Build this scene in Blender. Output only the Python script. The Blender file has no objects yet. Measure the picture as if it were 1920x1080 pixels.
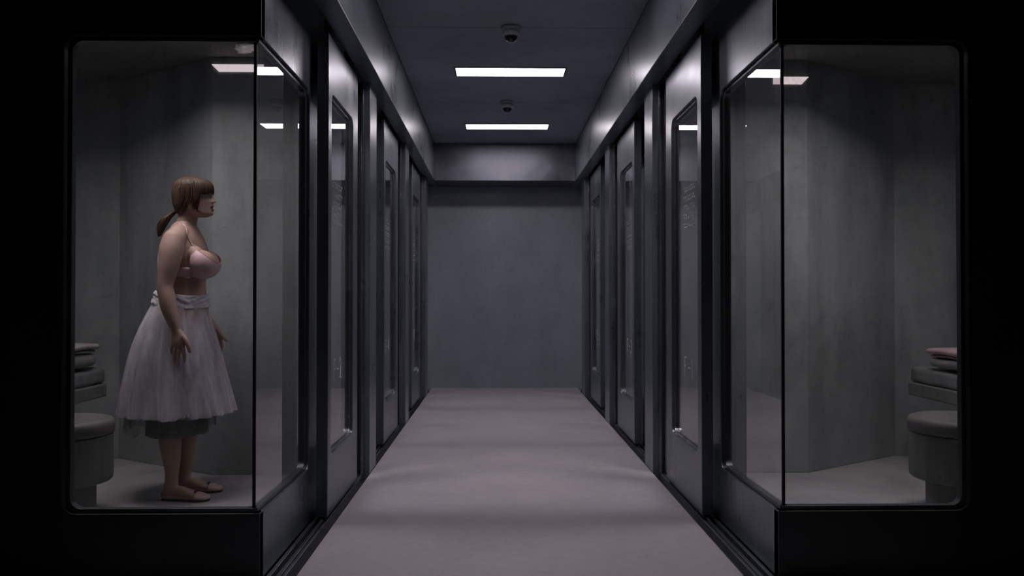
import bpy, bmesh, math, random
from mathutils import Vector, Matrix
from mathutils.geometry import tessellate_polygon
random.seed(7)
PI = math.pi
C = bpy.context.scene.collection
scene = bpy.context.scene

# ---------------------------------------------------------------- camera, world, exposure
F = 1550.0
CAMZ = 1.08
cam_d = bpy.data.cameras.new('camera')
cam = bpy.data.objects.new('camera', cam_d)
C.objects.link(cam)
cam_d.sensor_width = 36.0
cam_d.lens = 36.0 * F / 1920.0
cam_d.clip_start = 0.05
cam.location = (0, 0, CAMZ)
YAW = math.atan(28 / F)
PITCH = math.atan(18 / F)
cam.rotation_euler = (PI / 2 + PITCH, 0, -YAW)
scene.camera = cam
w = bpy.data.worlds.new('dark'); scene.world = w; w.use_nodes = True
w.node_tree.nodes['Background'].inputs[0].default_value = (0.02, 0.025, 0.03, 1)
w.node_tree.nodes['Background'].inputs[1].default_value = 0.0
vs = scene.view_settings
vs.view_transform = 'Standard'; vs.look = 'None'; vs.gamma = 1.0; vs.use_curve_mapping = False
vs.exposure = 0.0
LAMP_E = 17.0
LAMP_COL = (1.0, 0.875, 0.935)
CELL_E = 18.0
CELL_COL = (1.0, 0.91, 0.93)
REFL_E = 0.75
AX = 0.09          # axis of the corridor
BAY = 1.98         # cell spacing

# ---------------------------------------------------------------- material helpers
def newmat(name):
    m = bpy.data.materials.new(name); m.use_nodes = True
    nt = m.node_tree
    return m, nt, nt.nodes['Principled BSDF']

def N(nt, t, **kw):
    n = nt.nodes.new(t)
    for k, v in kw.items():
        if hasattr(n, k): setattr(n, k, v)
        else: n.inputs[k].default_value = v
    return n

def coords(nt, scale=(1, 1, 1), kind='Object'):
    tc = N(nt, 'ShaderNodeTexCoord'); mp = N(nt, 'ShaderNodeMapping')
    mp.inputs['Scale'].default_value = scale
    nt.links.new(tc.outputs[kind], mp.inputs['Vector'])
    return mp.outputs['Vector']

def noise(nt, vec, scale, detail=6, rough=0.6, dist=0.0):
    n = N(nt, 'ShaderNodeTexNoise')
    n.inputs['Scale'].default_value = scale; n.inputs['Detail'].default_value = detail
    n.inputs['Roughness'].default_value = rough; n.inputs['Distortion'].default_value = dist
    nt.links.new(vec, n.inputs['Vector'])
    return n.outputs['Fac']

def ramp(nt, fac, stops):
    r = N(nt, 'ShaderNodeValToRGB')
    e = r.color_ramp.elements
    while len(e) < len(stops): e.new(0.5)
    for i, (p, c) in enumerate(stops):
        e[i].position = p
        e[i].color = (c, c, c, 1) if isinstance(c, (int, float)) else (*c, 1)
    nt.links.new(fac, r.inputs['Fac'])
    return r.outputs['Color']

def mixc(nt, a, b, fac=0.5, mode='MULTIPLY'):
    m = N(nt, 'ShaderNodeMix'); m.data_type = 'RGBA'; m.blend_type = mode
    if isinstance(fac, (int, float)): m.inputs['Factor'].default_value = fac
    else: nt.links.new(fac, m.inputs['Factor'])
    for s, v in ((6, a), (7, b)):
        if isinstance(v, tuple): m.inputs[s].default_value = (*v, 1)
        else: nt.links.new(v, m.inputs[s])
    return m.outputs[2]

def bump(nt, bsdf, h, strength, dist=0.01):
    b = N(nt, 'ShaderNodeBump'); b.inputs['Strength'].default_value = strength
    b.inputs['Distance'].default_value = dist
    nt.links.new(h, b.inputs['Height']); nt.links.new(b.outputs[0], bsdf.inputs['Normal'])

def metal(name, c0, c1, r0, r1, metallic=0.9, streak=(16, 16, 0.6), cloud=1.0):
    m, nt, b = newmat(name)
    v = coords(nt); vs_ = coords(nt, streak)
    n1 = noise(nt, v, 2.3, 7, 0.62, 0.6); n2 = noise(nt, vs_, 2.6, 5, 0.6)
    col = mixc(nt, ramp(nt, n1, [(0.25, c0), (0.78, c1)]), ramp(nt, n2, [(0.3, 0.72), (0.7, 1.0)]), 1.0)
    nt.links.new(col, b.inputs['Base Color'])
    mx = mixc(nt, ramp(nt, n1, [(0.3, r0), (0.7, r1)]), ramp(nt, n2, [(0.25, 0.80), (0.75, 1.0)]), 1.0)
    nt.links.new(mx, b.inputs['Roughness'])
    b.inputs['Metallic'].default_value = metallic
    return m

def concrete(name, c0, c1, scale=1.0, rough=0.62, streak=(5, 5, 0.6), scratch=True, sdark=0.72):
    m, nt, b = newmat(name)
    v = coords(nt); v2 = coords(nt, streak)
    n1 = noise(nt, v, 1.1 * scale, 9, 0.62, 0.5); n2 = noise(nt, v2, 1.6 * scale, 7, 0.6, 0.3)
    n3 = noise(nt, v, 14 * scale, 6, 0.7)
    col = ramp(nt, n1, [(0.30, c0), (0.68, c1)])
    col = mixc(nt, col, ramp(nt, n2, [(0.3, sdark), (0.6, 1.0)]), 1.0)
    col = mixc(nt, col, ramp(nt, n3, [(0.35, 0.9), (0.6, 1.0)]), 1.0)
    if scratch:
        v3 = coords(nt, (2.0, 2.0, 7.0))
        n4 = noise(nt, v3, 1.7, 5, 0.85, 1.6)
        col = mixc(nt, col, ramp(nt, n4, [(0.63, 1.0), (0.70, 0.66)]), 0.9)
    nt.links.new(col, b.inputs['Base Color'])
    nt.links.new(ramp(nt, n1, [(0.3, rough + 0.08), (0.7, rough - 0.12)]), b.inputs['Roughness'])
    bump(nt, b, n3, 0.18, 0.004)
    return m

def plain(name, c, rough=0.5, metallic=0.0, var=0.15, scale=20, **kw):
    m, nt, b = newmat(name)
    v = coords(nt); n = noise(nt, v, scale, 5)
    lo = tuple(x * (1 - var) for x in c); hi = tuple(min(1, x * (1 + var)) for x in c)
    nt.links.new(ramp(nt, n, [(0.3, lo), (0.7, hi)]), b.inputs['Base Color'])
    b.inputs['Roughness'].default_value = rough; b.inputs['Metallic'].default_value = metallic
    for k, x in kw.items(): b.inputs[k].default_value = x
    return m

M = {}
M['steel'] = metal('brushed_steel', (0.20, 0.24, 0.27), (0.30, 0.345, 0.385), 0.29, 0.39, metallic=0.72)
M['steel_light'] = metal('polished_steel', (0.30, 0.31, 0.34), (0.45, 0.46, 0.50), 0.20, 0.34)
M['steel_dark'] = metal('dark_steel', (0.09, 0.105, 0.115), (0.15, 0.165, 0.18), 0.35, 0.5, metallic=0.7)
M['black_metal'] = metal('black_painted_metal', (0.040, 0.052, 0.058), (0.06, 0.074, 0.082), 0.45, 0.6, metallic=0.3)
M['rubber'] = plain('black_rubber', (0.008, 0.009, 0.011), 0.6)
M['concrete'] = concrete('cell_concrete', (0.25, 0.28, 0.295), (0.43, 0.445, 0.455), 1.0, 0.62, streak=(3, 3, 0.7))
M['wall_end'] = concrete('end_wall_plaster', (0.275, 0.32, 0.365), (0.32, 0.37, 0.42), 1.4, 0.5, streak=(1.5, 1.5, 1.0), sdark=0.86)
M['floor'] = concrete('poured_floor', (0.445, 0.415, 0.455), (0.49, 0.455, 0.50), 1.3, 0.6, streak=(1.5, 1.5, 1), scratch=False, sdark=0.93)
M['cell_floor'] = concrete('cell_floor_concrete', (0.34, 0.335, 0.345), (0.45, 0.44, 0.45), 1.1, 0.5, streak=(1, 1, 1), scratch=False)
M['ceiling'] = concrete('ceiling_paint', (0.315, 0.375, 0.44), (0.355, 0.415, 0.485), 0.6, 0.6, streak=(1, 1, 1), scratch=False)
M['cell_ceiling'] = concrete('cell_ceiling_paint', (0.22, 0.225, 0.23), (0.27, 0.275, 0.28), 0.6, 0.7, streak=(1, 1, 1), scratch=False)
M['header'] = metal('header_metal', (0.11, 0.125, 0.15), (0.29, 0.31, 0.35), 0.34, 0.50, metallic=0.8, streak=(2, 2, 2))

def emis(name, c, e):
    m = bpy.data.materials.new(name); m.use_nodes = True; nt = m.node_tree
    nt.nodes.remove(nt.nodes['Principled BSDF'])
    em = N(nt, 'ShaderNodeEmission'); em.inputs[0].default_value = (*c, 1); em.inputs[1].default_value = e
    nt.links.new(em.outputs[0], nt.nodes['Material Output'].inputs[0])
    return m
M['lamp'] = emis('lamp_diffuser', LAMP_COL, LAMP_E)
M['cell_lamp_dim'] = emis('rear_cell_lamp_diffuser', CELL_COL, CELL_E * 0.45)
M['cell_lamp'] = emis('cell_lamp_diffuser', CELL_COL, CELL_E)
M['slot'] = emis('wall_light_lens', (1.0, 0.82, 0.86), REFL_E)

def glass_mat(name, tint, smear, seed):
    """clear pane: reflection by angle over straight transmission, with faint greasy wipe marks"""
    m = bpy.data.materials.new(name); m.use_nodes = True; nt = m.node_tree
    nt.nodes.remove(nt.nodes['Principled BSDF'])
    out = nt.nodes['Material Output']
    tr = N(nt, 'ShaderNodeBsdfTransparent'); tr.inputs[0].default_value = (*tint, 1)
    gl = N(nt, 'ShaderNodeBsdfGlossy'); gl.inputs['Roughness'].default_value = 0.0
    fr = N(nt, 'ShaderNodeFresnel'); fr.inputs[0].default_value = 1.5
    geo = N(nt, 'ShaderNodeNewGeometry')
    fl = N(nt, 'ShaderNodeMath', operation='SUBTRACT'); fl.inputs[0].default_value = 1.0
    nt.links.new(geo.outputs['Backfacing'], fl.inputs[1])
    fm = N(nt, 'ShaderNodeMath', operation='MULTIPLY')          # leaving faces pass straight through
    nt.links.new(fr.outputs[0], fm.inputs[0]); nt.links.new(fl.outputs[0], fm.inputs[1])
    fm2 = N(nt, 'ShaderNodeMath', operation='MULTIPLY'); fm2.inputs[1].default_value = 1.7
    fm2.use_clamp = True
    nt.links.new(fm.outputs[0], fm2.inputs[0])
    mx = N(nt, 'ShaderNodeMixShader')
    nt.links.new(fm2.outputs[0], mx.inputs[0]); nt.links.new(tr.outputs[0], mx.inputs[1]); nt.links.new(gl.outputs[0], mx.inputs[2])
    df = N(nt, 'ShaderNodeBsdfDiffuse'); df.inputs[0].default_value = (0.75, 0.72, 0.75, 1)
    v = coords(nt, (3, 3, 1.2)); v2 = coords(nt, (1, 1, 1))
    n1 = noise(nt, v, 4.0 + seed, 9, 0.75, 1.8); n2 = noise(nt, v2, 1.3 + seed * 0.2, 4, 0.5, 0.5)
    a = ramp(nt, n1, [(0.50, 0.0), (0.78, 1.0)]); b_ = ramp(nt, n2, [(0.48, 0.0), (0.75, 1.0)])
    # wipe marks sit mostly near the top of the pane, where nobody cleans
    sp = N(nt, 'ShaderNodeSeparateXYZ'); tc = N(nt, 'ShaderNodeTexCoord')
    nt.links.new(tc.outputs['Object'], sp.inputs[0])
    mr = N(nt, 'ShaderNodeMapRange'); mr.inputs[1].default_value = 1.55; mr.inputs[2].default_value = 2.1
    mr.inputs[3].default_value = 0.25; mr.inputs[4].default_value = 1.0
    nt.links.new(sp.outputs['Z'], mr.inputs[0])
    mm = mixc(nt, mixc(nt, a, b_, 1.0), mr.outputs[0], 1.0)
    sc = N(nt, 'ShaderNodeMath', operation='MULTIPLY'); sc.inputs[1].default_value = smear
    nt.links.new(mm, sc.inputs[0])
    ad = N(nt, 'ShaderNodeMath', operation='ADD'); ad.inputs[1].default_value = 0.006
    nt.links.new(sc.outputs[0], ad.inputs[0])
    m2 = N(nt, 'ShaderNodeMixShader')
    nt.links.new(ad.outputs[0], m2.inputs[0]); nt.links.new(mx.outputs[0], m2.inputs[1]); nt.links.new(df.outputs[0], m2.inputs[2])
    nt.links.new(m2.outputs[0], out.inputs[0])
    return m
M['glass'] = glass_mat('cell_glass', (0.95, 0.96, 0.96), 0.5, 0)
M['glass_door'] = glass_mat('door_glass', (0.93, 0.94, 0.95), 0.12, 2)

# ---------------------------------------------------------------- mesh helpers
def link(name, bm, mat, parent=None, smooth=False, bevel=0.0, seg=2, recalc=True):
    if recalc: bmesh.ops.recalc_face_normals(bm, faces=bm.faces)
    me = bpy.data.meshes.new(name); bm.to_mesh(me); bm.free()
    for p in me.polygons: p.use_smooth = smooth
    o = bpy.data.objects.new(name, me); C.objects.link(o)
    if mat is not None: me.materials.append(mat)
    if parent is not None: o.parent = parent
    if bevel > 0:
        md = o.modifiers.new('bevel', 'BEVEL'); md.width = bevel; md.segments = seg; md.limit_method = 'ANGLE'
        md.angle_limit = math.radians(40)
    return o

def box(bm, x0, x1, y0, y1, z0, z1):
    x0, x1 = sorted((x0, x1)); y0, y1 = sorted((y0, y1)); z0, z1 = sorted((z0, z1))
    v = [bm.verts.new(p) for p in ((x0,y0,z0),(x1,y0,z0),(x1,y1,z0),(x0,y1,z0),(x0,y0,z1),(x1,y0,z1),(x1,y1,z1),(x0,y1,z1))]
    for f in ((0,3,2,1),(4,5,6,7),(0,1,5,4),(1,2,6,5),(2,3,7,6),(3,0,4,7)):
        bm.faces.new([v[i] for i in f])

def B(*args):
    bm = bmesh.new()
    if args and isinstance(args[0], (tuple, list)):
        for a in args: box(bm, *a)
    elif args: box(bm, *args)
    return bm

def tag(o, label, cat, group=None, kind=None):
    o['label'] = label; o['category'] = cat
    if group: o['group'] = group
    if kind: o['kind'] = kind
    return o

def empty(name, loc=(0, 0, 0)):
    o = bpy.data.objects.new(name, None); o.empty_display_size = 0.1
    C.objects.link(o); o.location = loc
    return o

def rrect(u0, u1, v0, v1, r, n=7, round_=(1, 1, 1, 1)):
    """rounded rectangle, corners ordered (u0v0, u1v0, u1v1, u0v1)"""
    pts = []
    for i, (cu, cv, a0) in enumerate(((u0, v0, PI), (u1, v0, 1.5*PI), (u1, v1, 0), (u0, v1, 0.5*PI))):
        if not round_[i]:
            pts.append((cu, cv)); continue
        c = (cu + (r if cu == u0 else -r), cv + (r if cv == v0 else -r))
        for k in range(n + 1):
            a = a0 + 0.5 * PI * k / n
            pts.append((c[0] + r * math.cos(a), c[1] + r * math.sin(a)))
    return pts

def prism(bm, loops, mapf, d0, d1):
    """extruded plate with holes; loops of (u, v); mapf(u, v, d) -> xyz"""
    flat = [p for l in loops for p in l]
    tris = tessellate_polygon([[Vector((p[0], p[1], 0)) for p in l] for l in loops])
    a = [bm.verts.new(mapf(p[0], p[1], d0)) for p in flat]
    b = [bm.verts.new(mapf(p[0], p[1], d1)) for p in flat]
    for t in tris:
        try:
            bm.faces.new([a[i] for i in t]); bm.faces.new([b[i] for i in reversed(t)])
        except ValueError: pass
    k = 0
    for l in loops:
        n = len(l)
        for i in range(n):
            j = (i + 1) % n
            bm.faces.new((a[k+i], a[k+j], b[k+j], b[k+i]))
        k += n

def frame_ring(bm, outer, inner, mapf, d0, d1): prism(bm, [outer, inner], mapf, d0, d1)

# ================================================================= SETTING
S = 0.995      # distance axis -> cell side face
LF = 0.91      # distance axis -> door leaf face
FE = 0.87      # distance axis -> floor edge
BF = 0.80      # distance axis -> ceiling beam face
Y0 = 3.18      # front face of the cells
YB = 9.90      # end wall
H = 2.83       # ceiling
ZB = 2.405     # underside of the ceiling beams
ZC = 2.555     # cell ceiling
OUT = 3.45     # distance axis -> outer cell wall
LU0, LU1, LD0, LD1, LR = 1.45, 2.45, 3.95, 4.35, 0.15      # cell lamp recess
def X(s, u): return AX + s * u

# floors
fl = link('floor', B(X(-1, FE), X(1, FE), Y0 - 0.02, YB + 0.1, -0.12, 0.0), M['floor'], bevel=0.004)
tag(fl, 'pale mauve poured floor running down the middle of the corridor', 'floor', kind='structure')
o = link('floor_front', B(-6.0, 6.0, -3.0, Y0 - 0.021, -0.12, 0.0), M['floor'])
tag(o, 'floor of the dark hall in front of the two glass cell corners', 'floor', kind='structure')
for s, side in ((-1, 'left'), (1, 'right')):
    o = link('floor_' + side, B(X(s, S + 0.0), X(s, OUT), Y0 + 0.01, YB, -0.12, 0.0), M['cell_floor'])
    tag(o, 'grey concrete floor inside the %s row of cells' % side, 'floor', kind='structure')

# end wall, header, ceiling
o = link('wall_back', B(X(-1, OUT), X(1, OUT), YB, YB + 0.12, -0.12, H + 0.1), M['wall_end'])
tag(o, 'scuffed blue grey plaster wall at the far end of the corridor', 'wall', kind='structure')
o = link('trim_1', B(X(-1, BF) , X(1, BF), 9.36, YB, ZB, H), M['header'], bevel=0.004)
tag(o, 'grey header beam across the corridor in front of the end wall', 'beam', kind='structure')
ceil = link('ceiling', B(X(-1, OUT), X(1, OUT), Y0 - 0.0, YB + 0.1, H + 0.012, H + 0.12), M['black_metal'])
tag(ceil, 'dark grey panelled ceiling with two lit strip lamps over the corridor', 'ceiling', kind='structure')
edges = [3.20, 5.34, 7.39, 9.36]
for a, b in zip(edges[:-1], edges[1:]):
    link('panel', B(X(-1, BF), X(1, BF), a + 0.003, b - 0.003, H, H + 0.012), M['ceiling'], ceil, bevel=0.002)

# side beams
for s, side, n in ((-1, 'left', 2), (1, 'right', 3)):
    o = link('trim_%d' % n, B(X(s, BF), X(s, BF + 0.105), Y0, YB, ZB, H), M['steel'], bevel=0.004)
    tag(o, 'long brushed metal ceiling beam above the %s hand doors' % side, 'beam', kind='structure')

# cell shell
ZS0, ZS1 = 0.256, 2.084       # window opening
GL = 0.026                    # pane recess
def side_map(s): return lambda u, v, d: (X(s, S + d), u, v)      # u along y, v = z
def front_map(s): return lambda u, v, d: (X(s, u), Y0 + d, v)    # u = distance from axis
UO = (932 - 124) / 488.0 + 0.09      # outer end of the front opening, from the axis
for s, side, wn in ((-1, 'left', 1), (1, 'right', 2)):
    # corner glazing wall: front plate, side plate, gasket rims, two panes
    win = empty('window_%d' % wn, (X(s, S), Y0, 0))
    tag(win, 'big wraparound glass corner of the %s front cell, %s' % (side, 'with the woman inside' if s < 0 else 'nobody inside'), 'window', kind='structure')
    def P(name, bm, mat, **kw):
        o = link(name, bm, mat, win, **kw); o.matrix_parent_inverse = Matrix.Translation(-win.location); return o
    bm = bmesh.new()
    r = 0.055
    inner = rrect(S, UO, ZS0, ZS1, r, round_=(0, 1, 1, 0))
    # C shaped plate: up the outer side, back along the opening
    outer = [(S, -0.12), (6.0, -0.12), (6.0, 3.3), (S, 3.3)]
    loop = outer + [(S, ZS1)] + [p for p in reversed(inner[1:-1])] + [(S, ZS0)]
    prism(bm, [loop], front_map(s), 0.0, 0.05)
    P('front_panel', bm, M['black_metal'], bevel=0.003)
    bm = bmesh.new()
    YE, YO = 4.19, 4.00
    inner = rrect(Y0, YO, ZS0, ZS1, r, round_=(0, 1, 1, 0))
    outer = [(Y0 + 0.0005, -0.12), (YE, -0.12), (YE, ZB + 0.2), (Y0 + 0.0005, ZB + 0.2)]
    loop = outer + [(Y0 + 0.0005, ZS1)] + [p for p in reversed(inner[1:-1])] + [(Y0 + 0.0005, ZS0)]
    prism(bm, [loop], side_map(s), 0.0, 0.05)
    P('side_panel', bm, M['steel'], bevel=0.003)
    # rubber rim and steel bead around the panes
    bm = bmesh.new()
    o1 = rrect(S + 0.02, UO - 0.008, ZS0 + 0.002, ZS1 - 0.002, r - 0.004, round_=(0, 1, 1, 0))
    i1 = rrect(S + 0.02, UO - 0.026, ZS0 + 0.017, ZS1 - 0.017, r - 0.012, round_=(0, 1, 1, 0))
    prism(bm, [[o1[0]] + o1[1:-1] + [o1[-1], i1[-1]] + list(reversed(i1[1:-1])) + [i1[0]]], front_map(s), 0.014, 0.046)
    P('window_bead', bm, M['steel_dark'], bevel=0.002)
    bm = bmesh.new()
    o1 = rrect(Y0 + 0.02, YO - 0.002, ZS0 + 0.002, ZS1 - 0.002, r - 0.004, round_=(0, 1, 1, 0))
    i1 = rrect(Y0 + 0.02, YO - 0.028, ZS0 + 0.017, ZS1 - 0.017, r - 0.012, round_=(0, 1, 1, 0))
    prism(bm, [[o1[0]] + o1[1:-1] + [o1[-1], i1[-1]] + list(reversed(i1[1:-1])) + [i1[0]]], side_map(s), 0.014, 0.046)
    P('window_bead', bm, M['steel_dark'], bevel=0.002)
    P('front_pane', B(X(s, S + GL + 0.008), X(s, UO - 0.012), Y0 + GL, Y0 + GL + 0.01, ZS0 + 0.006, ZS1 - 0.006), M['glass'])
    P('side_pane', B(X(s, S + GL), X(s, S + GL + 0.01), Y0 + GL + 0.008, YO - 0.01, ZS0 + 0.006, ZS1 - 0.006), M['glass'])
    P('corner_joint', B(X(s, S + GL - 0.001), X(s, S + GL + 0.010), Y0 + GL - 0.001, Y0 + GL + 0.009, ZS0, ZS1), M['rubber'])
    # wall line along the corridor behind the doors, with the side windows of the further cells
    wall = empty('wall_' + side, (X(s, S), YE, 0))
    tag(wall, 'brushed metal partition along the %s side of the corridor, behind the sliding doors' % side, 'wall', kind='structure')
    def W(name, bm, mat, **kw):
        o = link(name, bm, mat, wall, **kw); o.matrix_parent_inverse = Matrix.Translation(-wall.location); return o
    W('door_head', B(X(s, S), X(s, S + 0.05), YE, YB, 2.14, ZB + 0.2), M['steel_dark'])
    for k in range(3):
        d = BAY * k
        if k:
            ya, yb = 5.40 - BAY + d, YE + d
            bm = bmesh.new()
            prism(bm, [[(ya, 0), (yb, 0), (yb, 2.14), (ya, 2.14)], rrect(ya + 0.07, yb - 0.09, 0.28, 2.06, 0.055)], side_map(s), 0, 0.05)
            W('side_panel', bm, M['steel'], bevel=0.003)
            W('side_pane', B(X(s, S + 0.02), X(s, S + 0.03), ya + 0.065, yb - 0.085, 0.275, 2.065), M['glass_door'])
        # jamb post with gasket channel
        py0, py1 = 5.10 + d, (5.37 + d if k < 2 else 9.36)
        po = W('post', B((X(s, FE + 0.002), X(s, S + 0.05), py0, py1, -0.12, ZB)), M['steel'], bevel=0.003)
        W('gasket_channel', B((X(s, 0.912), X(s, 0.926), py0 - 0.012, py0, 0.0, ZB), (X(s, 0.948), X(s, 0.966), py0 - 0.012, py0, 0.0, ZB)), M['steel_light'], bevel=0.002)
        W('rubber_seal', B((X(s, 0.926), X(s, 0.948), py0 - 0.005, py0, 0.0, ZB), (X(s, 0.966), X(s, S), py0 - 0.005, py0, 0.0, ZB)), M['rubber'])
    # concrete walls of the cells: far partition of each cell, bent towards the outer wall
    for k in range(3):
        d = BAY * k
        ys = 5.08 + d; ye = min(5.62 + d, YB - 0.02)
        if k == 2: continue
        pts = [(S + 0.051, ys), (1.832, ys), (2.635, ye), (OUT, ye), (OUT, ye + 0.08), (2.605, ye + 0.08), (1.81, ys + 0.08), (S + 0.051, ys + 0.08)]
        bm = bmesh.new()
        prism(bm, [pts], lambda u, v, dd: (X(s, u), v, dd), 0, ZC)
        o = link('wall_partition', bm, M['concrete'], bevel=0.004)
        tag(o, 'trowelled grey concrete cell wall with an angled bend, %s side, %s cell' % (side, ('front', 'second')[k]), 'wall', kind='structure')
        o['label'] = ('mottled grey concrete wall behind the woman, bending away behind the bunk' if (s < 0 and k == 0) else
                      'mottled grey concrete wall of the empty right cell, bending away behind the bunk' if k == 0 else
                      'concrete wall of the second cell seen through the door glass on the %s' % side)
    o = link('wall_outer_' + side, B(X(s, OUT), X(s, OUT + 0.1), Y0 + 0.05, YB, 0, ZC + 0.3), M['concrete'])
    tag(o, 'outer concrete wall of the %s row of cells, behind the bunk' % side, 'wall', kind='structure')
    # cell ceiling with a deep lamp recess over the front of each cell
    bm = bmesh.new()
    holes = [[(LU0, LD0 + BAY*k), (LU1, LD0 + BAY*k), (LU1, LD1 + BAY*k), (LU0, LD1 + BAY*k)] for k in range(3)]
    prism(bm, [[(S + 0.05, Y0 + 0.05), (OUT, Y0 + 0.05), (OUT, YB), (S + 0.05, YB)]] + holes, lambda u, v, d_: (X(s, u), v, d_), ZC, ZC + 0.03)
    o = link('ceiling_' + side, bm, M['cell_ceiling'])
    tag(o, 'dark ceiling inside the %s row of cells' % side, 'ceiling', kind='structure')
    # floor track: black channel along the floor edge, grooved steel rails beside it
    tr = empty('door_track', (X(s, 0.93), Y0, 0))
    tag(tr, 'grooved metal sliding door track let into the floor along the %s wall' % side, 'track', kind=None)
    tr['group'] = 'floor tracks of the sliding doors'
    def T(name, bm, mat, **kw):
        o = link(name, bm, mat, tr, **kw); o.matrix_parent_inverse = Matrix.Translation(-tr.location); return o
    T('channel', B((X(s, FE + 0.001), X(s, S - 0.001), Y0 - 0.02, YB - 0.001, -0.05, -0.035)), M['rubber'])
    for u0, u1, z in ((0.915, 0.930, -0.006), (0.940, 0.958, -0.012), (0.972, 0.990, -0.004)):
        T('rail', B(X(s, u0), X(s, u1), Y0 - 0.02, YB - 0.002, -0.035, z), M['steel'], bevel=0.002)

# ================================================================= SLIDING DOORS
def strokes(ch):
    """thin stencilled characters on a unit wide 0..1, high 0..1"""
    arc = lambda cx, cy, rx, ry, a0, a1, n=9: [(cx + rx*math.cos(math.radians(a0+(a1-a0)*i/n)), cy + ry*math.sin(math.radians(a0+(a1-a0)*i/n))) for i in range(n+1)]
    return {
        'F': [[(0.1, 0), (0.1, 1), (0.85, 1)], [(0.1, 0.55), (0.7, 0.55)]],
        '-': [[(0.15, 0.5), (0.85, 0.5)]],
        '1': [[(0.1, 0.85), (0.5, 1), (0.5, 0)]],
        '2': [arc(0.5, 0.72, 0.38, 0.28, 160, -30) + [(0.1, 0.0), (0.9, 0.0)]],
        '3': [arc(0.45, 0.76, 0.36, 0.24, 150, -90), arc(0.45, 0.26, 0.4, 0.26, 90, -150)],
        '4': [[(0.7, 0), (0.7, 1), (0.05, 0.3), (0.95, 0.3)]],
        '5': [[(0.85, 1), (0.15, 1), (0.12, 0.58)] + arc(0.45, 0.32, 0.4, 0.32, 110, -150)],
        '6': [[(0.75, 1)] + arc(0.5, 0.3, 0.4, 0.3, 170, 530, 16)],
    }[ch]
M['print'] = plain('white_stencil_paint', (0.62, 0.60, 0.63), 0.6)
M['hole_rim'] = plain('bright_drilled_metal', (0.75, 0.75, 0.78), 0.25, 0.9)

def door(s, k, num, label):
    d = BAY * k
    y0, y1 = 4.03 + d, 4.87 + d
    root = empty('door_%d' % (k * 2 + (2 if s < 0 else 1)), (X(s, LF + 0.028), (y0 + y1) / 2, 0.0))
    tag(root, label, 'door', kind='structure')
    def D(name, bm, mat, par=None, **kw):
        o = link(name, bm, mat, par or root, **kw)
        if par is None: o.matrix_parent_inverse = Matrix.Translation(-root.location)
        return o
    mp = lambda u, v, dd: (X(s, LF + dd), u, v)
    oy0, oy1, z0, z1 = y0 + 0.075, y1 - 0.15, 0.305, 2.095
    bm = bmesh.new()
    prism(bm, [[(y0, 0.018), (y1, 0.018), (y1, 2.375), (y0, 2.375)], rrect(oy0, oy1, z0, z1, 0.055)], mp, 0, 0.056)
    D('leaf', bm, M['steel'], bevel=0.003)
    bm = bmesh.new()
    frame_ring(bm, rrect(oy0 + 0.001, oy1 - 0.001, z0 + 0.001, z1 - 0.001, 0.054), rrect(oy0 + 0.014, oy1 - 0.014, z0 + 0.014, z1 - 0.014, 0.045), mp, 0.014, 0.022)
    frame_ring(bm, rrect(oy0 + 0.001, oy1 - 0.001, z0 + 0.001, z1 - 0.001, 0.054), rrect(oy0 + 0.014, oy1 - 0.014, z0 + 0.014, z1 - 0.014, 0.045), mp, 0.034, 0.050)
    D('window_bead', bm, M['steel_light'], bevel=0.0015)
    bm = bmesh.new()
    prism(bm, [rrect(oy0 + 0.002, oy1 - 0.002, z0 + 0.002, z1 - 0.002, 0.053)], mp, 0.023, 0.033)
    D('pane', bm, M['glass_door'])
    # drilled air holes: five double rows
    yc = (oy0 + oy1) / 2 - 0.04
    for r_ in range(5):
        bm = bmesh.new()
        zc = 1.665 - 0.0495 * r_
        for j in range(2):
            for i in range(6):
                yy = yc - 0.105 + 0.042 * i + 0.021 * j; zz = zc + (0.009 if j else -0.009)
                n = 8
                for (ra, rb, da, db) in ((0.0055, 0.0030, 0.0205, 0.023),):
                    pa = [(yy + ra*math.cos(2*PI*q/n), zz + ra*math.sin(2*PI*q/n)) for q in range(n)]
                    pb = [(yy + rb*math.cos(2*PI*q/n), zz + rb*math.sin(2*PI*q/n)) for q in range(n)]
                    prism(bm, [pa, pb], mp, da, db)
        D('air_hole_row', bm, M['hole_rim'])
    # number, read from the corridor
    bm = bmesh.new()
    hgt, wid, gap = 0.105, 0.052, 0.026
    tot = 3 * wid + 2 * gap
    yc2 = (oy0 + oy1) / 2 - 0.02
    for ci, ch in enumerate('F-' + num):
        for st in strokes(ch):
            for (a, b) in zip(st[:-1], st[1:]):
                def pt(p):
                    u = -tot/2 + ci*(wid+gap) + p[0]*wid
                    return Vector((yc2 + (u if s < 0 else -u), 0.652 + p[1]*hgt))
                A_, B_ = pt(a), pt(b)
                dd = (B_ - A_); L = dd.length
                if L < 1e-5: continue
                dd /= L; nn = Vector((-dd.y, dd.x)) * 0.0028
                A_ -= dd*0.002; B_ += dd*0.002
                prism(bm, [[tuple(A_-nn), tuple(B_-nn), tuple(B_+nn), tuple(A_+nn)]], mp, 0.0215, 0.0228)
    D('door_number', bm, M['print'])
    # hanger rail shoe on top, bottom guide
    D('hanger', B((X(s, LF+0.012), X(s, LF+0.044), y0+0.1, y0+0.2, 2.375, 2.47), (X(s, LF+0.012), X(s, LF+0.044), y1-0.2, y1-0.1, 2.375, 2.47)), M['steel_dark'])
    D('bottom_seal', B(X(s, LF+0.012), X(s, LF+0.044), y0+0.004, y1-0.004, 0.004, 0.018), M['rubber'])
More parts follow.
